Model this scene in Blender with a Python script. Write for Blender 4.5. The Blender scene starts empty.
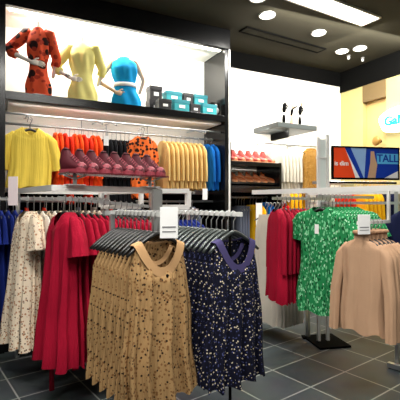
import bpy, bmesh, math, random
from mathutils import Vector, Matrix
random.seed(7)
S = bpy.context.scene
COL = S.collection
PI = math.pi

# ------------------------------------------------------------------ camera
cd = bpy.data.cameras.new('camera'); cam = bpy.data.objects.new('camera', cd); COL.objects.link(cam)
cd.lens = 36.0; cd.sensor_width = 36.0; cd.clip_end = 60
cam.location = (0, 0, 1.5)
cam.rotation_euler = (math.radians(90.43), 0, 0)
S.camera = cam

# ------------------------------------------------------------------ world, exposure
w = bpy.data.worlds.new('world'); S.world = w; w.use_nodes = True
bg = w.node_tree.nodes['Background']; bg.inputs[0].default_value = (1.0, 0.97, 0.92, 1); bg.inputs[1].default_value = 0.07
S.view_settings.view_transform = 'Standard'; S.view_settings.look = 'None'
S.view_settings.gamma = 1.0; S.view_settings.use_curve_mapping = False
S.view_settings.exposure = 0.25

def light(name, kind, loc, power, size=0.3, size_y=None, col=(1, .97, .92), target=None, spot=100, rz=0):
    l = bpy.data.lights.new(name, kind); l.energy = power; l.color = col
    if kind == 'AREA':
        l.shape = 'RECTANGLE'; l.size = size; l.size_y = size_y or size
    else:
        l.shadow_soft_size = size
    if kind == 'SPOT':
        l.spot_size = math.radians(spot); l.spot_blend = .6
    o = bpy.data.objects.new(name, l); COL.objects.link(o); o.location = loc
    if target is not None:
        d = Vector(target) - Vector(loc)
        o.rotation_euler = d.to_track_quat('-Z', 'Y').to_euler()
    else:
        o.rotation_euler = (0, 0, rz)
    return o

# directions of the plan
E1 = Vector((.606, -.796, 0)); E2 = Vector((.796, .606, 0))
WD = Vector((.891, .454, 0)); WN = Vector((-.454, .891, 0))
A2 = math.atan2(E2.y, E2.x); A1 = math.atan2(E1.y, E1.x); AW = math.atan2(WD.y, WD.x)
W0 = Vector((-1.95, 4.0, 0))
def W(t, d, z=0): return W0 + WD*t + WN*d + Vector((0, 0, z))
def t_from_u(u, d):
    k = (u-200)/400
    return (k*(4.0+.891*d) + 1.95 + .454*d)/(.891-.454*k)
CEIL = 3.75

# the lamps of the shop; unseen ones are added for brightness
SPOTS = [(.80, 4.76, .105), (1.565, 5.26, .10), (2.10, 5.90, .10), (2.32, 5.79, .10), (.63, 4.36, .10),
         (-.6, 3.0, .10), (.5, 2.0, .10), (-1.2, 1.4, .10), (1.5, 3.2, .10), (2.2, 2.2, .10), (0.2, .6, .10), (1.3, 1.0, .10)]  # unseen spots added overhead, continuing the ceiling pattern
for i, (x, y, r) in enumerate(SPOTS):
    light('spot_lamp', 'SPOT', (x, y, CEIL-.03), 62 if y < 4 else 30, .07, spot=110)
light('panel_lamp', 'AREA', (1.28, 4.62, CEIL-.03), 30, 1.5, .26, rz=math.radians(29.4))
light('panel_lamp', 'AREA', (-.4, 1.35, CEIL-.03), 62, 1.5, .26, rz=math.radians(29.4))  # this and the next two: unseen panels added to brighten the shop
light('panel_lamp', 'AREA', (-1.6, -.6, CEIL-.03), 40, 1.5, .26, rz=math.radians(29.4))
light('panel_lamp', 'AREA', (1.3, -.2, CEIL-.03), 40, 1.5, .26, rz=math.radians(29.4))
# strip lamps of the wall display (top soffit and under the shelf); the rest wash the walls beyond, without fixtures
light('strip_lamp', 'AREA', W(1.27, .16, 3.46), 34, 2.4, .06, target=W(1.27, .6, 2.6))
light('strip_lamp', 'AREA', W(1.27, .10, 2.53), 26, 2.4, .06, target=W(1.27, .55, 1.5))
light('strip_lamp', 'AREA', W(3.9, -.9, CEIL-.1), 62, 2.4, .1, target=W(4.0, .6, 2.7))  # area light aimed at the far wall, no fixture built
light('strip_lamp', 'AREA', W(3.6, .2, 2.56), 14, 1.2, .06, target=W(3.6, .6, 2.0))
light('strip_lamp', 'AREA', (1.9, 5.3, CEIL-.1), 11, 1.0, .1, target=(3.0, 6.2, 2.4))  # area light aimed at the right wall, no fixture built

# ------------------------------------------------------------------ materials
def lin(c): return tuple(((v/255)/12.92 if v/255 <= .04045 else ((v/255+.055)/1.055)**2.4) for v in c)
MATS = {}
def mat(name, rgb, rough=.6, metal=0, emit=0, spec=.5, bump=0, bscale=200, sheen=0, coat=0):
    if name in MATS: return MATS[name]
    m = bpy.data.materials.new(name); m.use_nodes = True; nt = m.node_tree; b = nt.nodes['Principled BSDF']
    c = lin(rgb)+(1,)
    b.inputs['Roughness'].default_value = rough; b.inputs['Metallic'].default_value = metal
    b.inputs['Specular IOR Level'].default_value = spec
    b.inputs['Sheen Weight'].default_value = sheen; b.inputs['Coat Weight'].default_value = coat
    tc = nt.nodes.new('ShaderNodeTexCoord')
    n = nt.nodes.new('ShaderNodeTexNoise'); n.inputs['Scale'].default_value = 9; n.inputs['Detail'].default_value = 3
    nt.links.new(tc.outputs['Object'], n.inputs['Vector'])
    r = nt.nodes.new('ShaderNodeMix'); r.data_type = 'RGBA'
    r.inputs['A'].default_value = tuple(v*.93 for v in c[:3])+(1,); r.inputs['B'].default_value = tuple(min(1, v*1.06) for v in c[:3])+(1,)
    nt.links.new(n.outputs['Fac'], r.inputs['Factor']); nt.links.new(r.outputs['Result'], b.inputs['Base Color'])
    if emit:
        b.inputs['Emission Color'].default_value = c; b.inputs['Emission Strength'].default_value = emit
    if bump:
        n2 = nt.nodes.new('ShaderNodeTexNoise'); n2.inputs['Scale'].default_value = bscale
        nt.links.new(tc.outputs['Object'], n2.inputs['Vector'])
        bp = nt.nodes.new('ShaderNodeBump'); bp.inputs['Strength'].default_value = bump; bp.inputs['Distance'].default_value = .004
        nt.links.new(n2.outputs['Fac'], bp.inputs['Height']); nt.links.new(bp.outputs['Normal'], b.inputs['Normal'])
    MATS[name] = m; return m
def fabric(name, rgb, rough=.85): return mat(name, rgb, rough, spec=.2, bump=.35, bscale=140, sheen=.0)
def spotted(name, base, cols, scale=38, thr=.36, stretch=(1, 1, 1), lo=0.0):
    """fabric with small scattered motifs of one or more colours"""
    m = fabric(name, base); nt = m.node_tree; b = nt.nodes['Principled BSDF']
    tc = [n for n in nt.nodes if n.type == 'TEX_COORD'][0]
    src = b.inputs['Base Color'].links[0].from_socket
    for k, (c, th, sc) in enumerate(cols):
        mp = nt.nodes.new('ShaderNodeMapping'); mp.inputs['Location'].default_value = (k*3.1, k*1.7, k*.9)
        mp.inputs['Scale'].default_value = stretch
        v = nt.nodes.new('ShaderNodeTexVoronoi'); v.inputs['Scale'].default_value = sc; v.inputs['Randomness'].default_value = 1
        g = nt.nodes.new('ShaderNodeMath'); g.operation = 'LESS_THAN'; g.inputs[1].default_value = th
        mx = nt.nodes.new('ShaderNodeMix'); mx.data_type = 'RGBA'; mx.inputs['B'].default_value = lin(c)+(1,)
        nt.links.new(tc.outputs['Object'], mp.inputs['Vector']); nt.links.new(mp.outputs[0], v.inputs['Vector'])
        nt.links.new(v.outputs['Distance'], g.inputs[0]); nt.links.new(g.outputs[0], mx.inputs['Factor'])
        nt.links.new(src, mx.inputs['A']); src = mx.outputs['Result']
    nt.links.new(src, b.inputs['Base Color']); return m

M_white = mat('white_paint', (240, 236, 226), .6)
M_yell = mat('yellow_wall_paint', (200, 186, 124), .6)
M_brown = mat('brown_header', (120, 98, 60), .6)
M_black = mat('black_gloss', (13, 13, 14), .22, spec=.5)
M_blackm = mat('black_matt', (7, 7, 6), .9, spec=.1)
M_ceil = mat('dark_olive_ceiling', (47, 44, 32), .85, spec=.2)
M_chrome = mat('brushed_chrome', (205, 208, 208), .3, metal=.75)
M_wmetal = mat('white_metal', (226, 226, 222), .4)
M_steel = mat('grey_steel', (150, 150, 148), .4, metal=.5)
M_hang = mat('dark_wood_hanger', (22, 22, 22), .35, spec=.5)
M_hangg = mat('grey_hanger', (120, 122, 118), .35, metal=.4)
M_card = mat('white_card', (246, 246, 244), .6)
M_print = mat('grey_print', (120, 120, 122), .7)
M_lamp = mat('lamp_diffuser', (255, 252, 240), .5, emit=9)
M_strip = mat('led_strip', (255, 252, 240), .5, emit=12)
M_skin = mat('mannequin_skin', (226, 190, 160), .5)
M_skinw = mat('mannequin_white', (240, 232, 220), .45)
M_acry = mat('acrylic', (222, 224, 224), .12, spec=.7)

# ------------------------------------------------------------------ helpers
def link(o, parent=None):
    COL.objects.link(o)
    if parent is not None: o.parent = parent
    return o
def tag(o, label=None, cat=None, group=None, kind=None):
    if label: o['label'] = label
    if cat: o['category'] = cat
    if group: o['group'] = group
    if kind: o['kind'] = kind
    return o
def obj(name, bm, m, parent=None, smooth=False, loc=None, rz=None):
    me = bpy.data.meshes.new(name); bmesh.ops.recalc_face_normals(bm, faces=bm.faces); bm.to_mesh(me); bm.free()
    for p in me.polygons: p.use_smooth = smooth
    for mm in (m if isinstance(m, (list, tuple)) else [m]): me.materials.append(mm)
    o = bpy.data.objects.new(name, me); link(o, parent)
    if loc is not None: o.location = loc
    if rz is not None: o.rotation_euler = (0, 0, rz)
    return o
def empty(name, loc=(0, 0, 0), rz=0):
    o = bpy.data.objects.new(name, None); COL.objects.link(o); o.location = loc; o.rotation_euler = (0, 0, rz)
    o.empty_display_size = .1; return o
def box(bm, x0, x1, y0, y1, z0, z1, bev=0, mi=0):
    r = bmesh.ops.create_cube(bm, size=1)
    bmesh.ops.scale(bm, vec=(x1-x0, y1-y0, z1-z0), verts=r['verts'])
    bmesh.ops.translate(bm, vec=((x0+x1)/2, (y0+y1)/2, (z0+z1)/2), verts=r['verts'])
    fs = list({f for v in r['verts'] for f in v.link_faces})
    for f in fs: f.material_index = mi
    if bev:
        es = list({e for v in r['verts'] for e in v.link_edges})
        bmesh.ops.bevel(bm, geom=es, offset=bev, segments=2, affect='EDGES', profile=.5)
    return bm
def B(*a, **k): return box(bmesh.new(), *a, **k)
def tube(bm, pts, rad, n=8, cap=True, sx=1, closed=False):
    """swept round tube through points; rad may be a list; sx flattens"""
    pts = [Vector(p) for p in pts]; L = len(pts)
    rads = rad if isinstance(rad, (list, tuple)) else [rad]*L
    rings = []; up = None
    for i, p in enumerate(pts):
        a = pts[(i-1) % L] if (i > 0 or closed) else p; b = pts[(i+1) % L] if (i < L-1 or closed) else p
        d = (b-a).normalized()
        if up is None:
            up = Vector((0, 0, 1)) if abs(d.z) < .9 else Vector((0, 1, 0))
        s = d.cross(up).normalized(); up = s.cross(d).normalized()
        rings.append([bm.verts.new(p + s*math.cos(2*PI*k/n)*rads[i]*sx + up*math.sin(2*PI*k/n)*rads[i]) for k in range(n)])
    for i in range(L if closed else L-1):
        A, C = rings[i], rings[(i+1) % L]
        for k in range(n): bm.faces.new((A[k], A[(k+1) % n], C[(k+1) % n], C[k]))
    if cap and not closed:
        bm.faces.new(rings[0][::-1]); bm.faces.new(rings[-1])
    return bm
def beam(bm, a, b, w_, h_):
    """rectangular bar between two points, w across, h up"""
    a = Vector(a); b = Vector(b); d = (b-a).normalized()
    up = Vector((0, 0, 1)) if abs(d.z) < .95 else Vector(E1)
    s = d.cross(up).normalized(); u = s.cross(d).normalized()
    vs = []
    for p in (a, b):
        vs.append([bm.verts.new(p+s*i*w_/2+u*j*h_/2) for i, j in ((-1, -1), (1, -1), (1, 1), (-1, 1))])
    for k in range(4): bm.faces.new((vs[0][k], vs[0][(k+1) % 4], vs[1][(k+1) % 4], vs[1][k]))
    bm.faces.new(vs[0][::-1]); bm.faces.new(vs[1]); return bm
def beamo(name, a, b, w_, h_, m, parent=None): return obj(name, beam(bmesh.new(), a, b, w_, h_), m, parent)
def lathe(bm, prof, n=16, c=(0, 0, 0), sx=1, sy=1):
    rings = [[bm.verts.new((c[0]+r*sx*math.cos(2*PI*k/n), c[1]+r*sy*math.sin(2*PI*k/n), c[2]+z)) for k in range(n)] for r, z in prof]
    for a, b in zip(rings, rings[1:]):
        for k in range(n): bm.faces.new((a[k], a[(k+1) % n], b[(k+1) % n], b[k]))
    bm.faces.new(rings[0][::-1]); bm.faces.new(rings[-1]); return bm
def copy_tree(o, parent=None):
    c = o.copy(); COL.objects.link(c)
    c.parent = parent
    for ch in list(o.children): copy_tree(ch, c)
    return c
def text_mesh(name, s, size, m, parent, loc, rot, ext=.001):
    cu = bpy.data.curves.new(name, 'FONT'); cu.body = s; cu.size = size; cu.extrude = ext; cu.offset = size*.02; cu.align_x = 'CENTER'; cu.align_y = 'CENTER'
    t = bpy.data.objects.new(name, cu); COL.objects.link(t)
    dg = bpy.context.evaluated_depsgraph_get(); me = bpy.data.meshes.new_from_object(t.evaluated_get(dg))
    bpy.data.objects.remove(t); me.materials.clear(); me.materials.append(m)
    o = bpy.data.objects.new(name, me); link(o, parent); o.location = loc; o.rotation_euler = rot; return o
def interp(prof, z):
    for a, b in zip(prof, prof[1:]):
        if b[0] <= z <= a[0]:
            f = (a[0]-z)/(a[0]-b[0]); f2 = f*f*(3-2*f)*.5+f*.5
            return [p+(q-p)*f2 for p, q in zip(a, b)]
    return list(prof[-1])

# ------------------------------------------------------------------ the setting
K = W(5.227, .6)                                     # far corner of the room
fl = obj('floor', B(-7, 7, -8, 8, -.05, 0), None)
fm = bpy.data.materials.new('dark_floor_tiles'); fm.use_nodes = True; nt = fm.node_tree; b = nt.nodes['Principled BSDF']
tc = nt.nodes.new('ShaderNodeTexCoord'); br = nt.nodes.new('ShaderNodeTexBrick')
br.offset = 0; br.squash = 1
for k, v in {'Scale': 1, 'Mortar Size': .0065, 'Mortar Smooth': .2, 'Bias': 0, 'Brick Width': .415, 'Row Height': .485}.items(): br.inputs[k].default_value = v
br.inputs['Color1'].default_value = lin((66, 73, 76))+(1,); br.inputs['Color2'].default_value = lin((82, 89, 91))+(1,); br.inputs['Mortar'].default_value = lin((176, 178, 172))+(1,)
n = nt.nodes.new('ShaderNodeTexNoise'); n.inputs['Scale'].default_value = 4; n.inputs['Detail'].default_value = 6
mx = nt.nodes.new('ShaderNodeMix'); mx.data_type = 'RGBA'; mx.blend_type = 'MULTIPLY'; mx.inputs['Factor'].default_value = .35
nt.links.new(tc.outputs['Object'], br.inputs['Vector']); nt.links.new(tc.outputs['Object'], n.inputs['Vector'])
nt.links.new(br.outputs['Color'], mx.inputs['A']); nt.links.new(n.outputs['Color'], mx.inputs['B']); nt.links.new(mx.outputs['Result'], b.inputs['Base Color'])
b.inputs['Roughness'].default_value = .38
fl.data.materials.clear(); fl.data.materials.append(fm)
fl.location = (1.037, 3.896, 0); fl.rotation_euler = (0, 0, A1); tag(fl, kind='structure')
o = obj('ceiling', B(-7, 7, -7, 7, 0, .05), M_ceil, loc=(0, 2, CEIL), rz=AW); tag(o, kind='structure')
o = obj('wall_left', B(-1.2, 5.35, .0, .1, 0, 3.42), M_white, loc=W(0, .6), rz=AW); tag(o, kind='structure')
o = obj('wall_left_band', B(-1.2, 5.35, -.012, .1, 3.505, CEIL), M_blackm, loc=W(0, .6), rz=AW); tag(o, kind='structure'); o.name = 'trim_1'
bpy.data.objects['wall_left'].data.vertices  # white up to the band
for v in bpy.data.objects['wall_left'].data.vertices:
    if v.co.z > 3: v.co.z = 3.505
# right wall, running from the corner towards the viewer; its own axis points along (.454,-.891)
AR = AW-PI/2
def R(s, out=0, z=0): return K + Vector((.454, -.891, 0))*s - WD*out + Vector((0, 0, z))
o = obj('wall_right', box(B(0, .47, 0, .1, 0, 3.4), .9, 4.2, 0, .1, 0, 3.4), M_yell, loc=K, rz=AR); tag(o, kind='structure')
bm = box(bmesh.new(), .47, .9, .09, .17, 0, 3.4)
o = obj('wall_niche', bm, mat('warm_niche_paint', (222, 186, 120), .6), loc=K, rz=AR); o.name = 'wall_recess'; tag(o, kind='structure')
o = obj('trim_2', B(.47, .9, -.01, .08, 3.13, 3.4), M_brown, loc=K, rz=AR); tag(o, kind='structure')
o = obj('trim_3', B(0, 4.2, -.02, .1, 3.4, CEIL), M_blackm, loc=K, rz=AR); tag(o, kind='structure')

# ceiling fittings
def ceiling_spot(i, x, y, r, label):
    r *= .86
    t = empty('ceiling_spotlight', (x, y, CEIL)); tag(t, label, 'light', 'round ceiling spotlights')
    bm = bmesh.new(); pts = [(r*math.cos(a), r*math.sin(a), -.008) for a in [2*PI*k/24 for k in range(24)]]
    tube(bm, pts, .012, 6, closed=True); obj('trim_ring', bm, M_wmetal, t, True)
    obj('lamp_lens', lathe(bmesh.new(), [(r*.95, -.002), (r*.95, -.012), (r*.5, -.016)], 24), M_lamp, t)
lab = ['round glowing ceiling spotlight nearest the long light panel, left of it', 'round glowing ceiling spotlight beyond the dark air slot, middle of the row',
       'left one of the two far ceiling spotlights set close together', 'right one of the two far ceiling spotlights set close together', 'round ceiling spotlight cut off by the top edge of the photo']
for i in range(5):
    ceiling_spot(i, *SPOTS[i], lab[i])
for i in range(5, len(SPOTS)):
    ceiling_spot(i, *SPOTS[i], 'unseen round ceiling spotlight added overhead, above the top of the picture')
t = empty('light_panel', (1.57, 4.60, CEIL), math.radians(31)); tag(t, 'long bright rectangular light panel recessed in the dark ceiling', 'light')
obj('panel_diffuser', B(-1.4, .62, -.12, .12, -.012, -.003), M_lamp, t)
bm = bmesh.new()
for a in ((-1.42, .64, -.14, -.12), (-1.42, .64, .12, .14), (-1.42, -1.4, -.12, .12), (.62, .64, -.12, .12)): box(bm, *a, -.02, 0)
obj('panel_frame', bm, M_wmetal, t)
for (x, y) in ((-.4, 1.35), (-1.6, -.6), (1.3, -.2)):
    t = empty('light_panel', (x, y, CEIL), math.radians(29.4)); tag(t, 'unseen long light panel added in the ceiling behind the viewer', 'light', 'added ceiling panels behind the viewer')
    obj('panel_diffuser', B(-.75, .75, -.12, .12, -.012, -.003), M_lamp, t)
# air slot
def cp(u, v):
    Y = (CEIL-1.5)*400/(203-v); return Vector(((u-200)/400*Y, Y, CEIL))
a, b_ = cp(243, 28), cp(322, 50)
t = empty('air_vent', (a+b_)/2, math.atan2((b_-a).y, (b_-a).x)); tag(t, 'long dark slotted air vent in the ceiling beside the spotlights', 'vent')
L = (b_-a).length/2
obj('vent_frame', box(box(box(box(bmesh.new(), -L, L, -.09, -.07, -.015, 0), -L, L, .07, .09, -.015, 0), -L, -L+.02, -.07, .07, -.015, 0), L-.02, L, -.07, .07, -.015, 0), M_blackm, t)
bm = bmesh.new()
for k in range(4): box(bm, -L+.02, L-.02, -.055+k*.03, -.04+k*.03, -.012, -.002)
obj('vent_slat', bm, M_ceil, t)
for (u, v, lb) in ((349, 66, 'small pale ceiling camera dome near the dark far corner'), (363, 68, 'small pale sprinkler head hanging near the dark far corner')):
    p = cp(u, v-8); p = Vector((p.x*.98, p.y*.98, CEIL))
    t = empty('ceiling_sensor', p); t.scale = (.7, .7, .7); tag(t, lb, 'sensor')
    obj('mount', lathe(bmesh.new(), [(.04, 0), (.04, -.02), (.02, -.03)], 14), M_steel, t)
    obj('dome', lathe(bmesh.new(), [(.02, -.03), (.03, -.05), (.025, -.08), (.005, -.09)], 14), M_wmetal, t, True)

# ------------------------------------------------------------------ wall display cabinet (left)
def wall_thing(name, label, cat): t = empty(name, W(0, 0), AW); tag(t, label, cat); return t
cab = wall_thing('display_cabinet', 'tall black-framed lit wall display with white back along the left wall', 'display unit')
obj('fascia', B(-.06, 2.62, -.02, .05, 3.49, CEIL-.004, bev=.004), M_black, cab)
obj('soffit', B(-.0, 2.55, .05, .585, 3.5, 3.54), M_white, cab)
sh = obj('shelf', B(0, 2.55, 0, .575, 2.545, 2.63, bev=.004), M_black, cab)
obj('shelf_edge_light', B(.03, 2.52, .05, .56, 2.525, 2.545), M_white, cab)
obj('light_strip', B(.03, 2.52, .07, .10, 3.482, 3.498), M_strip, cab)
obj('side_panel', B(-.06, 0, 0, .59, 0, 3.49), M_black, cab)
e = obj('side_panel', B(2.55, 2.60, 0, .59, 0, 3.49), M_black, cab)
obj('panel_edge', B(2.60, 2.625, -.012, .04, 0, 3.49), M_wmetal, cab)
bm = bmesh.new()
for s_ in (.85, 1.70): box(bm, s_-.004, s_+.004, .572, .58, .3, 3.5)
obj('back_groove', bm, M_steel, cab)
obj('back_panel', B(0, 2.55, .58, .59, .3, 3.5), M_white, cab)
obj('lower_back_panel', B(0, 2.55, .56, .575, .02, 1.62), M_blackm, cab)
RAILZ = 2.36
def rail(t0, t1, d, z, parent): return obj('hanging_rail', tube(bmesh.new(), [(t0, d, z), (t1, d, z)], .014), M_chrome, parent, True)
rail(0, 2.55, .33, RAILZ, cab); rail(0, 2.55, .33, 1.52, cab)
obj('hanging_rail', tube(bmesh.new(), [(.0, .12, RAILZ+.07), (2.55, .12, RAILZ+.07)], .01), M_chrome, cab, True)
for tx in (.22, .98, 1.14, 2.28):
    obj('display_arm', tube(bmesh.new(), [(tx, .575, RAILZ+.12), (tx, .30, RAILZ+.1), (tx, .03, RAILZ+.02), (tx, .02, RAILZ+.04)], .008), M_chrome, cab, True)
obj('base_plinth', B(0, 2.55, .03, .575, 0, .1), M_black, cab)

# shoe bay and beyond
bay = wall_thing('shoe_shelving', 'black shoe shelving bay beside the lit wall display', 'shelves')
obj('shelf', B(2.66, 3.45, 0.02, .56, 2.0, 2.055, bev=.004), M_black, bay)
obj('shelf', B(2.66, 3.45, 0.02, .56, 1.64, 1.73, bev=.004), M_black, bay)
obj('shelf', B(2.66, 3.45, 0.08, .56, 1.755, 1.785, bev=.004), M_black, bay)
obj('upright', B(2.63, 2.66, .02, .58, 0, 2.3), M_black, bay)
obj('back_panel', B(2.66, 3.45, .57, .585, 0, 1.8), M_blackm, bay)
obj('hanging_rail', tube(bmesh.new(), [(2.66, .3, 1.58), (3.45, .3, 1.58)], .014), M_chrome, bay, True)
obj('upright', B(3.45, 3.48, .02, .58, 0, 2.06), M_black, bay)

hs = wall_thing('wall_shelf', 'grey-black floating shelf on the pale wall with three small figurines', 'shelf')
obj('board', B(3.40, 4.12, 0.0, .585, 2.56, 2.63, bev=.005), mat('grey_shelf', (74, 80, 80), .4), hs)
obj('bracket', B(3.72, 3.76, .2, .585, 2.47, 2.56), M_blackm, hs)
obj('hanging_rail', tube(bmesh.new(), [(3.42, .3, 2.38), (4.6, .3, 2.38)], .018), M_chrome, hs, True)
for tx in (3.46, 4.05, 4.56): obj('rail_bracket', tube(bmesh.new(), [(tx, .59, 2.4), (tx, .3, 2.38)], .01), M_chrome, hs, True)
obj('hanging_rail', tube(bmesh.new(), [(3.6, .3, 1.80), (5.2, .3, 1.80)], .014), M_chrome, hs, True)
for tx in (3.62, 4.4, 5.18): obj('rail_bracket', tube(bmesh.new(), [(tx, .59, 1.83), (tx, .3, 1.80)], .01), M_chrome, hs, True)

# ------------------------------------------------------------------ hangers and garments
def make_hanger(m_arm, m_hook, hook=.12, hw=.19, drop=.065, thick=.012):
    bm = bmesh.new(); pts = []
    for k in range(13):
        f = k/6-1; pts.append((f*hw, -.012*abs(f)**2, -hook-.012-drop*abs(f)**1.4))
    tube(bm, pts, [thick*.75]+[thick*(1.15-.3*abs(k/6-1)) for k in range(1, 12)]+[thick*.75], 8)
    o = obj('clothes_hanger', bm, m_arm, None, True)
    bm = bmesh.new(); r = .020
    pts = [(-.022, 0, -.03)]+[(-r*math.cos(a), 0, -r+.004+r*math.sin(a)+.001) for a in [PI*k/8 for k in range(9)]]+[(r*.7, 0, -.04), (0, 0, -.055), (0, 0, -hook)]
    tube(bm, pts, .0035, 6); obj('hook', bm, m_hook, o, True)
    return o

def garment(name, prof, m, neck=(.0, .0), folds=(7, .012), n=72, seed=0, dsc=1.0, yo=0, rings=34, band=None, sleeves=None, sleeve_mat=None, cap=False, ripple_top=0.0):
    """hanging garment: prof rows are (z, half width, half depth); open at the neck; neck=(front scoop, back scoop)"""
    rnd = random.Random(seed); ph = [rnd.random()*6.28 for _ in range(6)]
    z0, z1 = prof[0][0], prof[-1][0]
    bm = bmesh.new(); R_ = []
    ztop3 = prof[1][0]
    for j in range(rings+1):
        f = j/rings; f = f**1.25; z = z0+(z1-z0)*f
        _, hw, hd = interp(prof, z)
        k = min(1, max(0, (z0-z)/(z0-z1))); ring = []
        near = max(0, 1-(z0-z)/.22)                      # how strongly the scoop acts
        for i in range(n):
            a = 2*PI*i/n; c, s_ = math.cos(a), math.sin(a)
            x = hw*(abs(c)**.9)*(1 if c >= 0 else -1); y = hd*dsc*(abs(s_)**.75)*(1 if s_ >= 0 else -1)
            amp = folds[1]*(ripple_top+(1-ripple_top)*k**.8)
            w1 = math.sin(folds[0]*a*1.0+ph[0]+1.1*math.sin(2*a+ph[1])+k*.9); w2 = math.sin(folds[0]*2*a+ph[2]+k*1.4)
            y += amp*(w1+.5*w2)*(.4+.6*abs(s_))*dsc**.5; x += amp*.8*w2*abs(c)+.012*k*math.sin(3*z*4+ph[3])
            sc = neck[0] if s_ < 0 else neck[1]
            zz = z - sc*near*(max(0, 1-abs(x/max(prof[0][1], .01))**2.2) if j == 0 else max(0, 1-abs(c)**1.4))
            zz += .012*k**3*math.sin(folds[0]*a+ph[4])
            ring.append(bm.verts.new((x, y+yo*k, zz)))
        R_.append(ring)
    for A, C in zip(R_, R_[1:]):
        for i in range(n): bm.faces.new((A[i], A[(i+1) % n], C[(i+1) % n], C[i]))
    if cap: bm.faces.new(R_[0])
    top = [v.co.copy() for v in R_[0]]
    o = obj(name, bm, m, None, True)
    if band:
        bmat, br_, fl_, which = band
        pts = [Vector((p.x, p.y*1.02, p.z)) for p in top]
        tb = bmesh.new(); npt = len(pts)
        # a flat ribbon wrapped over the neckline
        O, I = [], []
        for i, p in enumerate(pts):
            out = Vector((p.x, 0, p.z-(z0-neck[0]*.1))); 
            d = Vector((p.x, 0, (p.z-z0)-.05)); d = d.normalized() if d.length > 1e-5 else Vector((0, 0, -1))
            sgn = -1 if p.y <= 0 else 1
            O.append(tb.verts.new(p+d*br_*fl_+Vector((0, sgn*.013, 0)))); I.append(tb.verts.new(p-d*br_*.25+Vector((0, sgn*.008, 0))))
        for i in range(npt): tb.faces.new((O[i], O[(i+1) % npt], I[(i+1) % npt], I[i]))
        bo = obj('neckband', tb, bmat, o, False)
        md = bo.modifiers.new('t', 'SOLIDIFY'); md.thickness = .004; md.offset = 0
    if sleeves:
        sm = sleeve_mat or m
        for sx in (-1, 1):
            pts, rad, flat = sleeves
            tb = bmesh.new(); rr = []
            N2 = 20; P = [Vector((sx*p[0], p[1], p[2])) for p in pts]
            # resample
            Q = []; Rr = []
            for a_, b__, ra, rb in zip(P, P[1:], rad, rad[1:]):
                for q in range(4): f = q/4; Q.append(a_.lerp(b__, f)); Rr.append(ra+(rb-ra)*f)
            Q.append(P[-1]); Rr.append(rad[-1])
            for q, p in enumerate(Q):
                a_ = Q[max(0, q-1)]; b__ = Q[min(len(Q)-1, q+1)]; d = (b__-a_).normalized()
                s_ = Vector((0, 1, 0)); u = s_.cross(d).normalized()
                k = q/(len(Q)-1)
                rr.append([tb.verts.new(p+u*math.cos(2*PI*i/N2)*Rr[q]*(1+.1*k*math.sin(5*2*PI*i/N2+ph[5]))+s_*math.sin(2*PI*i/N2)*Rr[q]*flat*(1+.3*k*math.sin(4*2*PI*i/N2+ph[1]))) for i in range(N2)])
            for A, C in zip(rr, rr[1:]):
                for i in range(N2): tb.faces.new((A[i], A[(i+1) % N2], C[(i+1) % N2], C[i]))
            tb.faces.new(rr[0][::-1])
            obj('sleeve', tb, sm, o, True)
    return o

HG = {'steel': make_hanger(mat('smoky_hanger', (84, 90, 88), .3, metal=.6), M_chrome, hook=.11, drop=.115, hw=.20), 'black': make_hanger(M_hang, M_steel, hook=.11, drop=.115, hw=.20), 'grey': make_hanger(M_hangg, M_chrome, thick=.008, hw=.18), 'short': make_hanger(M_hang, M_steel, hook=.112, hw=.135, drop=.06)}
USED = set()
ORD = ['front', 'second', 'third', 'fourth', 'fifth', 'sixth', 'seventh', 'eighth', 'ninth', 'tenth', 'eleventh', 'twelfth', 'thirteenth', 'fourteenth', 'fifteenth', 'sixteenth']
def use(proto, key):
    if key in USED: return copy_tree(proto)
    USED.add(key); return proto
def row(start, direction, rz, n, step, z, hang, protos, what, cat, where, group, from_word='from the front', front=None, dz=0, front_label=None, jit=.05, hangers=True):
    """n garments on hangers along a rail; a label for each by its rank in the row"""
    direction = Vector(direction)
    rnd = random.Random(n*7+len(what))
    for i in range(n):
        p = Vector(start)+direction*step*i; p.z = z+dz*i
        r = rz+(rnd.random()-.5)*jit*(i > 0)
        key = ('g', id(front)) if (front is not None and i == 0) else ('g', id(protos[i % len(protos)]))
        src = front if (front is not None and i == 0) else protos[i % len(protos)]
        g = use(src, key); g.location = p; g.rotation_euler = (0, 0, r)
        lb = (front_label if (i == 0 and front_label) else f'{what}, {ORD[i]} {from_word} {where}' if i else f'{what}, frontmost {where}')
        if from_word != 'from the front': lb = (front_label if (i == 0 and front_label) else f'{what}, {"first" if i == 0 else ORD[i]} {from_word} {where}')
        tag(g, lb, cat, group)
        if hangers:
            h = use(HG[hang], hang); h.location = p; h.rotation_euler = (0, 0, r)
            cw = {'black': 'black', 'steel': 'smoky grey', 'grey': 'grey metal', 'short': 'black'}[hang]
            tag(h, f'{cw} hanger, {ORD[i] if (i or from_word=="from the front") else "first"} {from_word} among {group}', 'hanger', 'hangers of the '+group)

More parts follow.
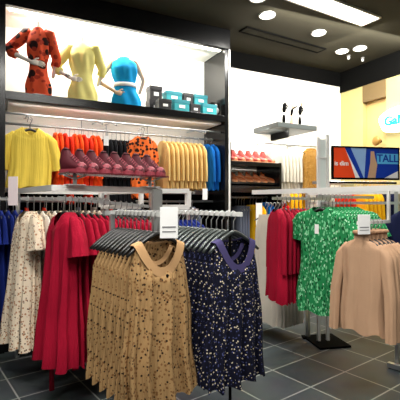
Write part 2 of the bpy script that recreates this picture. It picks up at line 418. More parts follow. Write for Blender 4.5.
# -- fabrics
F_tan = spotted('tan_crinkle_print', (172, 137, 92), [((128, 90, 54), .32, 46), ((48, 32, 22), .24, 38)])
F_tanband = fabric('tan_band', (190, 150, 106))
F_navy = spotted('navy_speckled_print', (10, 12, 32), [((70, 76, 124), .26, 56), ((216, 202, 176), .23, 50)])
F_navband = fabric('purple_grey_band', (66, 60, 100))
F_crim = fabric('crimson_crepe', (164, 10, 44)); F_crim2 = fabric('deep_crimson_crepe', (142, 8, 38))
F_cream = spotted('cream_sprig_print', (240, 222, 196), [((96, 58, 40), .24, 40), ((190, 140, 104), .30, 36)])
F_creamw = spotted('white_sprig_print', (246, 240, 230), [((150, 130, 120), .14, 32)])
F_green = spotted('green_leaf_print', (34, 132, 76), [((120, 200, 146), .36, 44), ((14, 84, 44), .32, 40), ((190, 232, 200), .18, 40)], stretch=(1, 1, .55))
F_beige = fabric('beige_rib_knit', (184, 148, 118)); F_beige2 = fabric('beige_rib_collar', (172, 134, 104))
F_dnavy = fabric('dark_navy_knit', (20, 26, 62)); F_royal = fabric('royal_blue', (24, 42, 120))
F_yel = fabric('lemon_yellow', (238, 208, 84)); F_orange = fabric('vivid_orange', (246, 84, 26)); F_redor = fabric('orange_red', (228, 52, 22))
F_blk = fabric('black_cloth', (18, 18, 22)); F_must = fabric('mustard', (226, 190, 120)); F_blue = fabric('bright_blue', (20, 110, 196))
F_opr = spotted('orange_dark_print', (232, 108, 44), [((50, 26, 18), .42, 24)])
F_ivory = fabric('ivory_knit', (216, 210, 194)); F_gold = spotted('gold_sequin', (164, 120, 52), [((100, 68, 22), .3, 50), ((240, 214, 150), .2, 60)])
F_gold.node_tree.nodes['Principled BSDF'].inputs['Metallic'].default_value = .3
F_jean = fabric('grey_denim', (108, 114, 130)); F_amber = fabric('amber_yellow', (248, 190, 24)); F_red = fabric('bright_red', (206, 30, 34)); F_teal = fabric('teal_cloth', (24, 120, 120))

# -- garment kinds: profile rows (z below the rail, half width, half depth)
TANK = [(-.165, .125, .03), (-.205, .158, .034), (-.36, .178, .045), (-.62, .20, .048), (-1.02, .225, .05)]
TANKR = [(-.195, .105, .022), (-.235, .125, .026), (-.36, .18, .036), (-.62, .20, .042), (-1.02, .225, .045)]
TEE = [(-.125, .07, .022), (-.165, .15, .024), (-.20, .19, .026), (-.40, .20, .026), (-.52, .19, .026), (-1.24, .27, .030)]
def pleat(m, st=.5, sx=70, dist=.012):
    nt = m.node_tree; b = nt.nodes['Principled BSDF']; tc = [n for n in nt.nodes if n.type == 'TEX_COORD'][0]
    mp = nt.nodes.new('ShaderNodeMapping'); mp.inputs['Scale'].default_value = (sx, sx, sx*.045)
    n = nt.nodes.new('ShaderNodeTexNoise'); n.inputs['Scale'].default_value = 1; n.inputs['Detail'].default_value = 2
    bp = nt.nodes.new('ShaderNodeBump'); bp.inputs['Strength'].default_value = st; bp.inputs['Distance'].default_value = dist
    nt.links.new(tc.outputs['Object'], mp.inputs['Vector']); nt.links.new(mp.outputs[0], n.inputs['Vector']); nt.links.new(n.outputs['Fac'], bp.inputs['Height'])
    old = b.inputs['Normal'].links[0].from_socket if b.inputs['Normal'].links else None
    if old: nt.links.new(old, bp.inputs['Normal'])
    nt.links.new(bp.outputs['Normal'], b.inputs['Normal'])
for m_, a_ in ((F_tan, 1.0), (F_navy, .7), (F_crim, .6), (F_crim2, .6), (F_cream, .5), (F_green, .4), (F_beige, .35), (F_orange, .6), (F_redor, .6), (F_must, .7), (F_yel, .6), (F_blue, .5), (F_ivory, .6)):
    pleat(m_, a_)
def seq(p, s=1): return [(a, b, c*s) for a, b, c in p]

# tan row (T) ------------------------------------------------------
Tn = Vector((-.236, 2.25, 0)); Nn = Vector((.205, 2.45, 0))
tan_f = garment('sleeveless_dress', TANK, F_tan, neck=(.15, .02), folds=(11, .022), seed=1, dsc=1.5, yo=-.015, band=(F_tanband, .042, 1.0, 0), rings=44, n=96)
bm = bmesh.new(); lathe(bm, [(.004, -.004), (.010, 0), (.004, .005)], 12); bmesh.ops.rotate(bm, verts=bm.verts, matrix=Matrix.Rotation(PI/2, 3, 'X'))
o = obj('pendant', bm, M_blackm, tan_f, True); o.location = (0, -.098, -.345)
tan_r = [garment('sleeveless_dress', TANKR, F_tan, neck=(.09, .02), folds=(6, .010), seed=k, dsc=.6, band=(F_tanband, .02, 1.0, 0)) for k in (2, 3)]
row(Tn, -E1, A2, 11, .05, 1.45, 'black', tan_r, 'tan dark-sprigged sleeveless dress', 'dress', 'of the centre rack row', 'tan dresses on the centre rack', front=tan_f,
    front_label='tan sleeveless dress with wide round neckband, frontmost in the centre of the shop')
nav_f = garment('sleeveless_dress', TANK, F_navy, neck=(.16, .02), folds=(10, .020), seed=11, dsc=1.5, yo=-.015, band=(F_navband, .040, 1.0, 0), rings=44, n=96)
nav_r = [garment('sleeveless_dress', TANKR, F_navy, neck=(.09, .02), folds=(6, .010), seed=k, dsc=.6, band=(F_navband, .02, 1.0, 0)) for k in (12, 13)]
row(Nn, -E1, A2, 12, .054, 1.445, 'steel', nav_r, 'navy cream-speckled sleeveless dress', 'dress', 'of the row right of the tan dresses', 'navy dresses on the centre rack', front=nav_f,
    front_label='navy speckled sleeveless dress with purple-grey neckband, frontmost right of the tan one')

# the centre rack
CR = empty('clothes_rack', (-.45, 2.97, 0)); tag(CR, 'chrome two-armed clothes rack holding the tan and navy dresses', 'clothes rack')
def rel(root, p): return Vector(p)-Vector(root.location)
zb = 1.436
ta, tb_ = Tn+E1*.07, Tn-E1*.60; na, nb = Nn+E1*.07, Nn-E1*.76
for (a, b_, zz) in ((ta, tb_, 1.437), (na, nb, 1.432)):
    a = a.copy(); b_ = b_.copy(); a.z = b_.z = zz
    beamo('arm', rel(CR, a), rel(CR, b_), .022, .026, M_wmetal, CR)
c0 = tb_-E2*.06; c1 = nb+E2*.06; c0.z = c1.z = 1.432
beamo('crossbar', rel(CR, c0), rel(CR, c1), .03, .03, M_chrome, CR)
for p in (tb_, nb):
    q = p.copy(); q.z = 0.02; r_ = p.copy(); r_.z = 1.43
    beamo('post', rel(CR, q), rel(CR, r_), .03, .03, M_chrome, CR)
    q2 = p+E1*.55; q2.z = .02
    beamo('foot', rel(CR, q-E1*.1), rel(CR, q2), .04, .03, M_blackm, CR)
q = (c0+c1)/2+E2*.135; q.z = 0.02; r_ = q.copy(); r_.z = 1.60
post = beamo('post', rel(CR, q), rel(CR, r_), .075, .03, M_steel, CR)
bm = bmesh.new(); p = Nn-E1*.032; 
tube(bm, [rel(CR, (p.x, p.y, 1.432)), rel(CR, (p.x, p.y, .0))], .009); obj('front_post', bm, M_blackm, CR)
beamo('low_brace', rel(CR, Vector((tb_.x, tb_.y, .3))), rel(CR, Vector((nb.x, nb.y, .3))), .02, .02, M_blackm, CR)

def card(name, p, rz, w_, h_, label, lines=True, m=M_card, stem=0):
    t = obj(name, B(-w_/2, w_/2, -.003, .003, -h_, 0, bev=.001), m, None, loc=p, rz=rz); tag(t, label, 'sign')
    if lines:
        bm = bmesh.new(); box(bm, -w_*.38, w_*.38, -.0045, -.003, -h_*.66, -h_*.62); box(bm, -w_*.38, w_*.38, -.0045, -.003, -h_*.80, -h_*.77)
        obj('printed_lines', bm, M_print, t)
    if stem: obj('card_clip', B(-.006, .006, -.004, .004, 0, stem), M_chrome, t)
    return t
p = Tn+E1*.085; card('sign_card', (p.x+.015, p.y, 1.478), math.radians(12), .098, .17, 'white upright price card clipped to the tan dress arm')

# left double rack with crimson and floral dresses ---------------------------------
Rn = Vector((-1.04, 3.08, 0)); Wn = Vector((-1.49, 3.46, 0)); RZ = 1.555
SL = ([(.15, 0, -.175), (.20, 0, -.22), (.235, 0, -.32), (.25, 0, -.43)], [.03, .06, .078, .095], .30)
SLf = ([(.15, 0, -.175), (.21, 0, -.22), (.26, 0, -.32), (.28, 0, -.44)], [.035, .068, .085, .10], .62)
cr_f = garment('short_sleeve_dress', TEE, F_crim, neck=(.10, .01), folds=(8, .022), seed=21, dsc=3.6, yo=-.05, sleeves=SLf, rings=44, n=96)
bm = bmesh.new(); tube(bm, [(.0, -.085, -.55), (.01, -.10, -.8), (-.0, -.10, -1.2), (.015, -.10, -1.46)], [.008, .010, .014, .022], 6, sx=.4)
obj('tie_belt', bm, F_crim2, cr_f, True)
o = obj('neck_shade', lathe(bmesh.new(), [(.065, -.155), (.06, -.125)], 18, sy=.3), F_blk, cr_f);  # black plug stands in for the shaded inside of the neck
cr_r = [garment('short_sleeve_dress', TEE, f, neck=(.05, .01), folds=(6, .010), seed=k, dsc=.75, sleeves=SL) for k, f in ((22, F_crim), (23, F_crim))]
row(Rn, E2, A1, 14, .052, RZ, 'black', cr_r, 'crimson short-sleeved dress', 'dress', 'of the row on the left rack', 'crimson dresses on the left rack', front=cr_f, dz=-.005,
    front_label='crimson short-sleeved dress with hanging tie belt, frontmost on the left rack')
fl_f = garment('short_sleeve_dress', TEE, F_cream, neck=(.10, .01), folds=(8, .022), seed=31, dsc=3.4, yo=-.05, sleeves=SLf, rings=44, n=96)
fl_r = [garment('short_sleeve_dress', TEE, F_creamw if k == 32 else F_cream, neck=(.05, .01), folds=(6, .010), seed=k, dsc=.75, sleeves=SL) for k in (32, 33)]
row(Wn, E2, A1, 13, .052, RZ, 'grey', fl_r, 'cream sprig-print dress', 'dress', 'of the row behind the crimson dresses', 'cream floral dresses on the left rack', front=fl_f,
    front_label='cream dress with small brown sprigs, frontmost at the left edge')
bl_r = [garment('long_dress', TEE, F_royal, neck=(.05, .01), folds=(6, .012), seed=k, dsc=1.0, sleeves=SL) for k in (35,)]
row(Vector((-1.945, 3.75, 0)), E2, A1, 5, .06, RZ, 'grey', bl_r, 'dark blue dress', 'dress', 'at the far left edge', 'dark blue dresses at the left edge')

LR = empty('clothes_rack', (-.9, 3.6, 0)); tag(LR, 'white and chrome double clothes rack at left carrying crimson and floral dresses', 'clothes rack')
def P3(v, z): return Vector((v.x, v.y, z))
rows_ = [(Rn, RZ, -.07), (Wn, RZ, 0), (Vector((-1.945, 3.75, 0)), RZ, 0)]
for (s0, z_, slope) in rows_:
    beamo('hanging_rail', rel(LR, P3(s0-E2*.05, z_-.016)), rel(LR, P3(s0+E2*.74, z_-.016+slope)), .018, .026, M_chrome, LR)
# top frame: bars along both directions, 5 cm above the rails
f0 = Rn-E2*.09; f1 = f0-E1*1.1; g0 = f0+E2*.93; g1 = f1+E2*.93
zt = 1.615
for a, b_ in ((f0+E1*.02, f1), (g0+E1*.02, g1), (f0, g0), (f1, g1)): beamo('top_bar', rel(LR, P3(a, zt)), rel(LR, P3(b_, zt)), .035, .045, M_wmetal, LR)
beamo('top_bar', rel(LR, P3((f0+f1)/2, zt)), rel(LR, P3((g0+g1)/2, zt)), .03, .03, M_wmetal, LR)
for v in (f1, g0, g1): beamo('post', rel(LR, P3(v, 0.0)), rel(LR, P3(v, zt)), .035, .035, M_chrome, LR)
beamo('base_bar', rel(LR, P3(g0, .05)), rel(LR, P3(g1, .05)), .05, .05, M_blackm, LR)
beamo('base_bar', rel(LR, P3(f1, .05)), rel(LR, P3(g1, .05)), .05, .05, M_blackm, LR)
for k in (0, .18, -.12):
    pass
card('sign_card', P3(Wn-E2*.12+Vector((0.03, -.06, 0)), 1.72), math.radians(-8), .085, .24, 'pale pink-white price card standing above the floral dresses', lines=False, m=mat('pinkish_card', (240, 224, 226), .6))

# shoe riser on the top frame
SR = empty('shoe_riser', P3(Rn+E2*.40+E1*.02, zt+.022), A2); tag(SR, 'narrow glass shelf on clear risers holding burgundy shoes', 'shelf')
obj('shelf_plate', B(-.42, .46, -.12, .12, .085, .097), mat('smoked_plate', (96, 40, 46), .25), SR)
for sx in (-.33, .34):
    bm = tube(bmesh.new(), [(sx, 0, 0.003), (sx, 0, .085)], .016); obj('stem', bm, M_acry, SR, True)
    obj('stem_foot', B(sx-.07, sx+.07, -.05, .05, 0, .008), M_acry, SR)
    obj('stem_fork', tube(bmesh.new(), [(sx-.09, 0, .08), (sx, 0, .05), (sx+.09, 0, .08)], .007), M_acry, SR, True)

def make_shoe(name, m_up, m_sole, kind='high'):
    """local: length along +Y (toe), sole on z=0"""
    root = empty(name)
    if kind == 'high':   st = [(-.12, .020, .01, .115), (-.112, .034, .01, .150), (-.09, .038, .01, .165), (-.05, .040, .01, .158), (-.03, .040, .01, .13), (0, .040, .01, .10), (.04, .043, .01, .078), (.08, .045, .01, .066), (.115, .038, .01, .055), (.135, .018, .012, .04)]; heel = 0
    elif kind == 'pump': st = [(-.12, .018, .075, .115), (-.105, .028, .07, .125), (-.07, .030, .06, .105), (-.03, .032, .045, .075), (.02, .036, .02, .06), (.07, .038, .008, .055), (.11, .028, .006, .042), (.135, .01, .008, .025)]; heel = .07
    bm = bmesh.new(); rg = []
    for (y, hw, zb_, zt_) in st:
        zc, hz = (zb_+zt_)/2, (zt_-zb_)/2
        rg.append([bm.verts.new((hw*(abs(math.cos(a))**.8)*(1 if math.cos(a) > 0 else -1)*(1 if math.sin(a) < .3 else .75), y, zc+hz*math.sin(a))) for a in [2*PI*k/16 for k in range(16)]])
    for A, C in zip(rg, rg[1:]):
        for i in range(16): bm.faces.new((A[i], A[(i+1) % 16], C[(i+1) % 16], C[i]))
    bm.faces.new(rg[0][::-1]); bm.faces.new(rg[-1])
    obj('upper', bm, m_up, root, True)
    bm = bmesh.new(); N_ = []
    for (y, hw, zb_, zt_) in st: N_.append((y, hw*1.06, zb_))
    top = [bm.verts.new((s*h, y, z+.012)) for s, seq_ in ((1, N_), (-1, N_[::-1])) for (y, h, z) in seq_]
    bot = [bm.verts.new((s*h, y, max(0, z-.01))) for s, seq_ in ((1, N_), (-1, N_[::-1])) for (y, h, z) in seq_]
    L_ = len(top)
    for i in range(L_): bm.faces.new((top[i], top[(i+1) % L_], bot[(i+1) % L_], bot[i]))
    half = len(N_)
    for i in range(half-1):
        bm.faces.new((top[i], top[i+1], top[L_-2-i], top[L_-1-i])); bm.faces.new((bot[i], bot[L_-1-i], bot[L_-2-i], bot[i+1]))
    obj('sole', bm, m_sole, root)
    if heel: obj('heel', lathe(bmesh.new(), [(.011, 0), (.012, .03), (.02, heel)], 10, c=(0, -.10, 0)), m_sole, root, True)
    bm = bmesh.new()
    if kind == 'high':
        for k in range(4):
            y = .0+k*.018; z = .110-k*.012; tube(bm, [(-.03, y, z-.012), (0, y, z+.006), (.03, y, z-.012)], .004, 6)
        obj('laces', bm, mat('pink_laces', (150, 62, 76), .7), root)
    else:
        tube(bm, [(-.028, -.05, .10), (0, -.03, .108), (.028, -.05, .10)], .004, 6); obj('strap', bm, m_up, root)
    bm = bmesh.new(); lathe(bm, [(.026, 0), (.022, .004)], 14, c=(0, (-.07 if kind == 'high' else -.06), (.147 if kind == 'high' else .105)), sy=1.4)
    obj('opening', bm, M_blackm, root)
    if kind == 'high':
        obj('toe_cap', lathe(bmesh.new(), [(.046, 0), (.045, .015), (.036, .038), (.014, .052)], 16, c=(0, .088, .012), sy=1.05), m_sole, root, True)
    return root
M_burg = mat('burgundy_suede', (84, 12, 28), .7, bump=.2); M_pink = mat('dusty_pink_sole', (150, 60, 72), .5)
sp = make_shoe('shoe', M_burg, M_pink, 'high'); first = True
names = ['leftmost', 'second', 'third', 'fourth', 'fifth', 'sixth', 'seventh', 'rightmost']
for k in range(8):
    s_ = sp if k == 0 else copy_tree(sp)
    lx = -.345+k*.102; p = SR.location + E2*lx + Vector((0, 0, .0985)); s_.location = p
    s_.rotation_euler = (0, 0, math.radians(-118 if k % 2 else -110)); s_.scale = (1.0, .90, 1.22)
    tag(s_, f'burgundy lace-up high-top shoe, {names[k]}{" from the left" if 0 < k < 7 else ""} of eight on the riser', 'shoe', 'burgundy shoes on the riser')

# white open frames (rack ends) between the racks, with garments on the farther rack
FR = empty('clothes_rack', (-.45, 3.95, 0)); tag(FR, 'white framed rack behind the centre rack, between shoes and wall', 'clothes rack')
def ufr(root, u0, u1, v0, v1, Y0, Y1, th, m, name):
    pts = [Vector(((u-200)/400*Y, Y, 1.5+(203-v)/400*Y)) for u, v, Y in ((u0, v0, Y0), (u1, v0, Y1), (u1, v1, Y1), (u0, v1, Y0))]
    bm = bmesh.new()
    for a, b_ in zip(pts, pts[1:]+pts[:1]): beam(bm, rel(root, a), rel(root, b_), th, th)
    return obj(name, bm, m, root)
ufr(FR, 152, 188, 191, 207, 3.75, 4.0, .045, M_wmetal, 'header_frame')
ufr(FR, 101, 141, 189, 207, 4.1, 4.2, .04, M_wmetal, 'header_frame')
for (x, y) in ((-.12, 4.0), (-.45, 3.75), (-1.0, 4.1)):
    beamo('post', rel(FR, (x, y, 0)), rel(FR, (x, y, 1.6)), .03, .03, M_chrome, FR)
beamo('hanging_rail', rel(FR, (-.44, 3.77, 1.43)), rel(FR, (-.02, 4.09, 1.43)), .02, .026, M_chrome, FR)
roy = [garment('pullover', [(-.115, .07, .02), (-.165, .15, .02), (-.2, .18, .022), (-.75, .2, .024)], F_royal, folds=(5, .008), seed=41, sleeves=([(.15, 0, -.175), (.2, 0, -.24), (.22, 0, -.45), (.225, 0, -.68)], [.03, .045, .04, .035], .4))]
row(Vector((-.30, 3.877, 0)), E2, A1, 6, .055, 1.447, 'grey', roy, 'royal blue top', 'top', 'behind the white price card', 'royal blue tops behind the price card')

# ------------------------------------------------------------------ right rack
Rd = Vector((.73, 3.79, 0)); Gn = Vector((1.035, 3.42, 0)); Bn = Vector((1.15, 2.83, 0)); Vn = Vector((1.78, 3.27, 0))
LS = ([(.14, 0, -.165), (.19, 0, -.24), (.215, -.01, -.45), (.225, -.015, -.70)], [.03, .052, .045, .036], .5)
RED = [(-.115, .07, .02), (-.16, .15, .022), (-.2, .185, .024), (-.5, .2, .026), (-.97, .23, .03)]
rt_f = garment('long_sleeve_tunic', RED, F_crim, neck=(.03, 0), folds=(6, .014), seed=51, dsc=1.8, sleeves=LS)
rt_r = [garment('long_sleeve_tunic', RED, f, neck=(.03, 0), folds=(6, .010), seed=k, dsc=.8, sleeves=LS) for k, f in ((52, F_crim), (53, F_crim2))]
row(Rd, E2, A1-.5, 10, .062, 1.56, 'black', rt_r, 'crimson long-sleeved tunic', 'top', 'left of the green dress', 'crimson tunics on the right rack', front=rt_f)
GR = [(-.105, .08, .03), (-.145, .16, .03), (-.18, .205, .034), (-.42, .20, .038), (-.56, .205, .038), (-1.0, .245, .044)]
GS = ([(.14, 0, -.165), (.20, 0, -.21), (.255, 0, -.30), (.28, 0, -.38)], [.035, .07, .085, .10], .45)
gr_f = garment('short_sleeve_dress', GR, F_green, neck=(.045, 0), folds=(7, .012), seed=61, dsc=1.5, yo=-.01, sleeves=GS, rings=44, n=96)
obj('price_tag', B(-.02, .02, -.062, -.060, -.33, -.25), M_card, gr_f)
gr_r = [garment('short_sleeve_dress', GR, F_green, neck=(.045, 0), folds=(7, .009), seed=62, dsc=.6, sleeves=GS)]
row(Gn, E2, A1, 9, .055, 1.57, 'black', gr_r, 'green leaf-print dress', 'dress', 'of the right rack', 'green dresses on the right rack', front=gr_f,
    front_label='green leaf-print short-sleeved dress with white tag, frontmost on the right rack')
TU = [(-.07, .052, .028), (-.135, .055, .03), (-.155, .11, .03), (-.195, .155, .034), (-.42, .15, .036), (-.78, .155, .04)]
TS = ([(.11, 0, -.175), (.165, 0, -.25), (.205, -.02, -.50), (.215, -.035, -.80)], [.03, .045, .038, .034], .7)
def turtle(seed, dsc, sl):
    g = garment('turtleneck_sweater', TU, F_beige, folds=(5, .009), seed=seed, dsc=dsc, sleeves=sl, rings=40)
    bm = bmesh.new(); N_ = 24
    tube(bm, [(.054*math.cos(a), .036*dsc*math.sin(a), -.082) for a in [2*PI*k/N_ for k in range(N_)]], .014, 8, closed=True)
    obj('rolled_collar', bm, F_beige2, g, True); return g
tu_f = turtle(71, 1.5, TS); tu_r = [turtle(72, .75, TS)]
row(Bn, E2, A1, 5, .058, 1.375, 'short', tu_r, 'beige rib-knit turtleneck sweater', 'sweater', 'of the right rack', 'beige sweaters on the right rack', front=tu_f,
    front_label='beige long-sleeved turtleneck sweater, frontmost beside the green dress')
nv = [garment('long_coat', [(-.1, .08, .03), (-.15, .17, .032), (-.2, .215, .035), (-1.12, .25, .04)], F_dnavy, folds=(6, .012), seed=81, dsc=.8, sleeves=([(.15, 0, -.175), (.215, 0, -.25), (.25, 0, -.5), (.26, 0, -.75)], [.035, .06, .055, .05], .4))]
row(Vn, E2, A1, 7, .06, 1.57, 'black', nv, 'dark navy long-sleeved dress', 'dress', 'at the right edge', 'dark navy dresses at the right edge', hangers=True)
crm = [garment('long_skirt', [(-.13, .12, .03), (-.3, .17, .035), (-.8, .2, .04), (-1.32, .25, .05)], F_ivory, folds=(7, .014), seed=83, dsc=.8)]
row(Vector((.74, 4.42, 0)), E2, A1, 6, .06, 1.50, 'grey', crm, 'cream fringed long skirt', 'skirt', 'behind the crimson tunics', 'cream skirts behind the crimson tunics')

RR = empty('clothes_rack', (1.2, 3.5, 0)); tag(RR, 'chrome clothes rack at right carrying crimson, green and beige garments', 'clothes rack')
zt2 = 1.605
h0 = Rd-E2*.07-E1*.25; h1 = h0+E1*2.0; k0 = h0+E2*.85; k1 = h1+E2*.85
beamo('top_bar', rel(RR, P3(h0, zt2)), rel(RR, P3(h1, zt2)), .03, .042, M_wmetal, RR)
beamo('top_bar', rel(RR, P3(k0, zt2)), rel(RR, P3(k1, zt2)), .03, .042, M_wmetal, RR)
beamo('lower_bar', rel(RR, P3(k0, 1.50)), rel(RR, P3(k1, 1.50)), .02, .025, M_chrome, RR)
for s0, z_ in ((Rd, 1.56), (Gn, 1.57), (Vn, 1.57)):
    beamo('hanging_rail', rel(RR, P3(s0-E2*.06, z_-.016)), rel(RR, P3(s0+E2*.84, z_-.016)), .018, .026, M_chrome, RR)
beamo('hanging_rail', rel(RR, P3(Bn-E2*.06, 1.36)), rel(RR, P3(Bn+E2*.36, 1.36)), .02, .024, M_wmetal, RR)
pd = Bn+E2*.36
beamo('drop_post', rel(RR, P3(pd, 1.35)), rel(RR, P3(pd, zt2)), .02, .02, M_wmetal, RR)
for v in (k0, k1, (k0+k1)/2): beamo('post', rel(RR, P3(v, 0)), rel(RR, P3(v, zt2)), .035, .035, M_chrome, RR)
for v, m_ in ((k0, M_blackm), ((k0+k1)/2, M_chrome), (k1, M_chrome)): obj('base_plate', B(v.x-RR.location.x-.06, v.x-RR.location.x+.06, v.y-RR.location.y-.05, v.y-RR.location.y+.05, 0, .015), m_, RR)
ft = Vector((1.37, 2.93, 0))
beamo('foot', rel(RR, P3(k1, .03)), rel(RR, P3(Vector((1.715, 3.66, 0)), .03)), .045, .04, M_chrome, RR)
card('sign_card', (1.125, 2.745, 1.42), math.radians(18), .10, .135, 'white upright price card clipped above the beige sweaters')

# ------------------------------------------------------------------ wall display goods
def wp(t, d, z=0): return W(t, d, z)
SHORT = [(-.085, .07, .02), (-.13, .15, .022), (-.17, .18, .024), (-.70, .20, .03)]
DR = [(-.12, .07, .02), (-.165, .15, .022), (-.2, .175, .024), (-.88, .20, .028)]
SLL = ([(.14, 0, -.145), (.185, 0, -.22), (.21, 0, -.42), (.215, 0, -.60)], [.03, .05, .045, .038], .4)
YB = [(-.10, .08, .04), (-.15, .15, .04), (-.19, .185, .045), (-.40, .2, .05), (-.73, .215, .055)]
yb = garment('blouse', YB, F_yel, neck=(.085, 0), folds=(7, .012), seed=91, dsc=1.2, sleeves=([(.14, 0, -.17), (.21, 0, -.25), (.255, 0, -.42), (.265, 0, -.55)], [.035, .06, .06, .055], .6), rings=40)
tq = t_from_u(30, .10)
row(wp(tq, .10), WN, AW, 2, .09, RAILZ+.035, 'black', [yb], 'lemon yellow blouse', 'blouse', 'on the wall display', 'yellow blouses on the wall display', front_label='lemon yellow blouse facing forward on a black hanger, left wall display')
AWP = AW+PI/2            # garments side-on to the wall: local X along WN
def wrow(u0, u1, n, protos, what, cat, where, group, d=.33, z=RAILZ+.014, hang='grey'):
    t0, t1 = t_from_u(u0, d), t_from_u(u1, d); st = (t1-t0)/max(1, n-1)
    row(wp(t0, d), WD, AWP-PI, n, st, z, hang, protos, what, cat, where, group, from_word='from the left', jit=.03)
g_or = [garment('tunic', SHORT, f, folds=(5, .010), seed=s_, sleeves=SLL) for s_, f in ((101, F_orange), (102, F_orange), (103, F_redor))]
g_ob = [garment('tunic', DR, F_redor, folds=(5, .010), seed=104, sleeves=SLL)]
wrow(55, 97, 10, g_or+g_ob, 'vivid orange tunic', 'top', 'on the wall display rail', 'orange tunics on the wall display')
g_bk = [garment('tunic', DR, F_blk, folds=(5, .010), seed=105, sleeves=SLL)]
wrow(103, 129, 7, g_bk, 'black tunic', 'top', 'on the wall display rail', 'black tunics on the wall display')
op = garment('tunic', [(-.10, .07, .04), (-.14, .11, .04), (-.18, .125, .045), (-.40, .125, .05), (-.83, .14, .055)], F_opr, neck=(.05, 0), folds=(6, .010), seed=106, dsc=1.1, sleeves=([(.10, 0, -.155), (.135, 0, -.21), (.155, 0, -.36), (.158, 0, -.44)], [.03, .045, .045, .04], .6))
tq = t_from_u(143, .09)
row(wp(tq, .09), WN, AW, 2, .09, RAILZ+.035, 'short', [op], 'orange tunic with dark print', 'top', 'on the wall display', 'printed orange tunics on the wall display', front_label='orange dark-printed tunic facing forward above the burgundy shoes')
g_mu = [garment('tunic', [(a, b, c) for a, b, c in SHORT], F_must, folds=(5, .010), seed=s_, sleeves=SLL) for s_ in (107, 108)]
wrow(162, 198, 9, g_mu, 'mustard yellow tunic', 'top', 'on the wall display rail', 'mustard tunics on the wall display')
g_bl = [garment('cardigan', [(a, b*1.05, c) for a, b, c in SHORT], F_blue, folds=(5, .010), seed=109, sleeves=SLL)]
wrow(206, 216, 3, g_bl, 'bright blue cardigan', 'cardigan', 'beside the black side panel', 'blue cardigans on the wall display')
# price tags
p = wp(t_from_u(106, 0), -.005, 2.25); card('price_tag', p, AW, .055, .11, 'small white tag in front of the black tunics', lines=False, stem=.12)
p = wp(t_from_u(205, -.005), -.005, 1.68); card('price_tag', p, AW, .07, .14, 'small white tag below the blue cardigans', lines=False, stem=0)
# lower rail
cols_ = [F_redor, F_must, F_jean, F_blk, F_dnavy, F_ivory]
low = [garment('shirt', SHORT, f, folds=(5, .01), seed=120+i, sleeves=SLL) for i, f in enumerate(cols_)]
cn = ['red-orange', 'mustard', 'grey denim', 'black', 'navy', 'ivory']
order = [3, 0, 0, 3, 2, 5, 0, 3, 4, 1, 0, 3, 2]
lo_, hi_ = t_from_u(8, .33), t_from_u(192, .33)
for i, c_ in enumerate(order):
    t_ = lo_+(hi_-lo_)*i/(len(order)-1)
    g = use(low[c_], ('low', c_)); g.location = wp(t_, .33, 1.534); g.rotation_euler = (0, 0, AWP-PI)
    tag(g, f'{cn[c_]} shirt on the lower wall rail, {"first" if i == 0 else ORD[i]} from the left', 'shirt', 'shirts on the lower wall rail')
    h = copy_tree(HG['grey']); h.location = g.location; h.rotation_euler = g.rotation_euler
    tag(h, f'grey hanger of the {"first" if i == 0 else ORD[i]} shirt from the left on the lower wall rail', 'hanger', 'hangers on the lower wall rail')
for f in low:
    if not f.get('label'): bpy.data.objects.remove(f)

# ---- goods under the shoe bay and on the far wall rails
def mono(seed, f, prof=SHORT, name='shirt', sl=SLL): return garment(name, prof, f, folds=(5, .01), seed=seed, sleeves=sl)
JE = [(-.14, .14, .02), (-.5, .13, .022), (-1.05, .10, .022)]
jn = garment('trousers', JE, F_jean, folds=(4, .008), seed=131)
wrow(236, 244, 4, [jn], 'grey denim trousers', 'trousers', 'below the shoe shelves', 'grey trousers below the shoe shelves', d=.3, z=1.594)
wrow(250, 256, 3, [mono(132, F_amber, DR)], 'amber yellow top', 'top', 'below the shoe shelves', 'yellow tops below the shoe shelves', d=.3, z=1.594)
wrow(262, 270, 3, [mono(133, F_blue)], 'blue top', 'top', 'below the shoe shelves', 'blue tops below the shoe shelves', d=.3, z=1.594)
wrow(275, 281, 2, [mono(134, F_red)], 'bright red top', 'top', 'below the shoe shelves', 'red tops below the shoe shelves', d=.3, z=1.594)
wrow(274, 294, 7, [mono(135, F_ivory, DR)], 'ivory knit top', 'top', 'under the floating shelf', 'ivory tops under the floating shelf', d=.3, z=2.398)
wrow(298, 302, 2, [mono(136, F_dnavy, DR)], 'navy top', 'top', 'right of the ivory ones', 'navy tops under the floating shelf', d=.3, z=2.398)
gd = garment('sequin_dress', [(-.10, .08, .03), (-.15, .13, .03), (-.2, .14, .035), (-.80, .15, .04)], F_gold, folds=(5, .006), seed=137, dsc=1.2)
row(wp(t_from_u(311, .04), .04), WN, AW, 1, .05, 2.398, 'short', [gd], 'gold sequin dress', 'dress', 'x', 'gold dress', front_label='gold sequinned dress hanging at the end of the far rail')
del gd['group']
wrow(283, 304, 6, [mono(138, F_amber, DR)], 'amber yellow dress', 'dress', 'on the far low rail', 'yellow dresses on the far low rail', d=.3, z=1.815)
wrow(309, 316, 3, [mono(139, F_blk)], 'black top', 'top', 'on the far low rail', 'black tops on the far low rail', d=.3, z=1.815)
wrow(322, 330, 3, [mono(140, F_redor)], 'dusty red top', 'top', 'on the far low rail', 'red tops on the far low rail', d=.3, z=1.815)
p = wp(t_from_u(259, -.02), -.02, 1.50); card('sign_card', p, AW, .10, .3, 'white price card below the shoe shelves', lines=False)

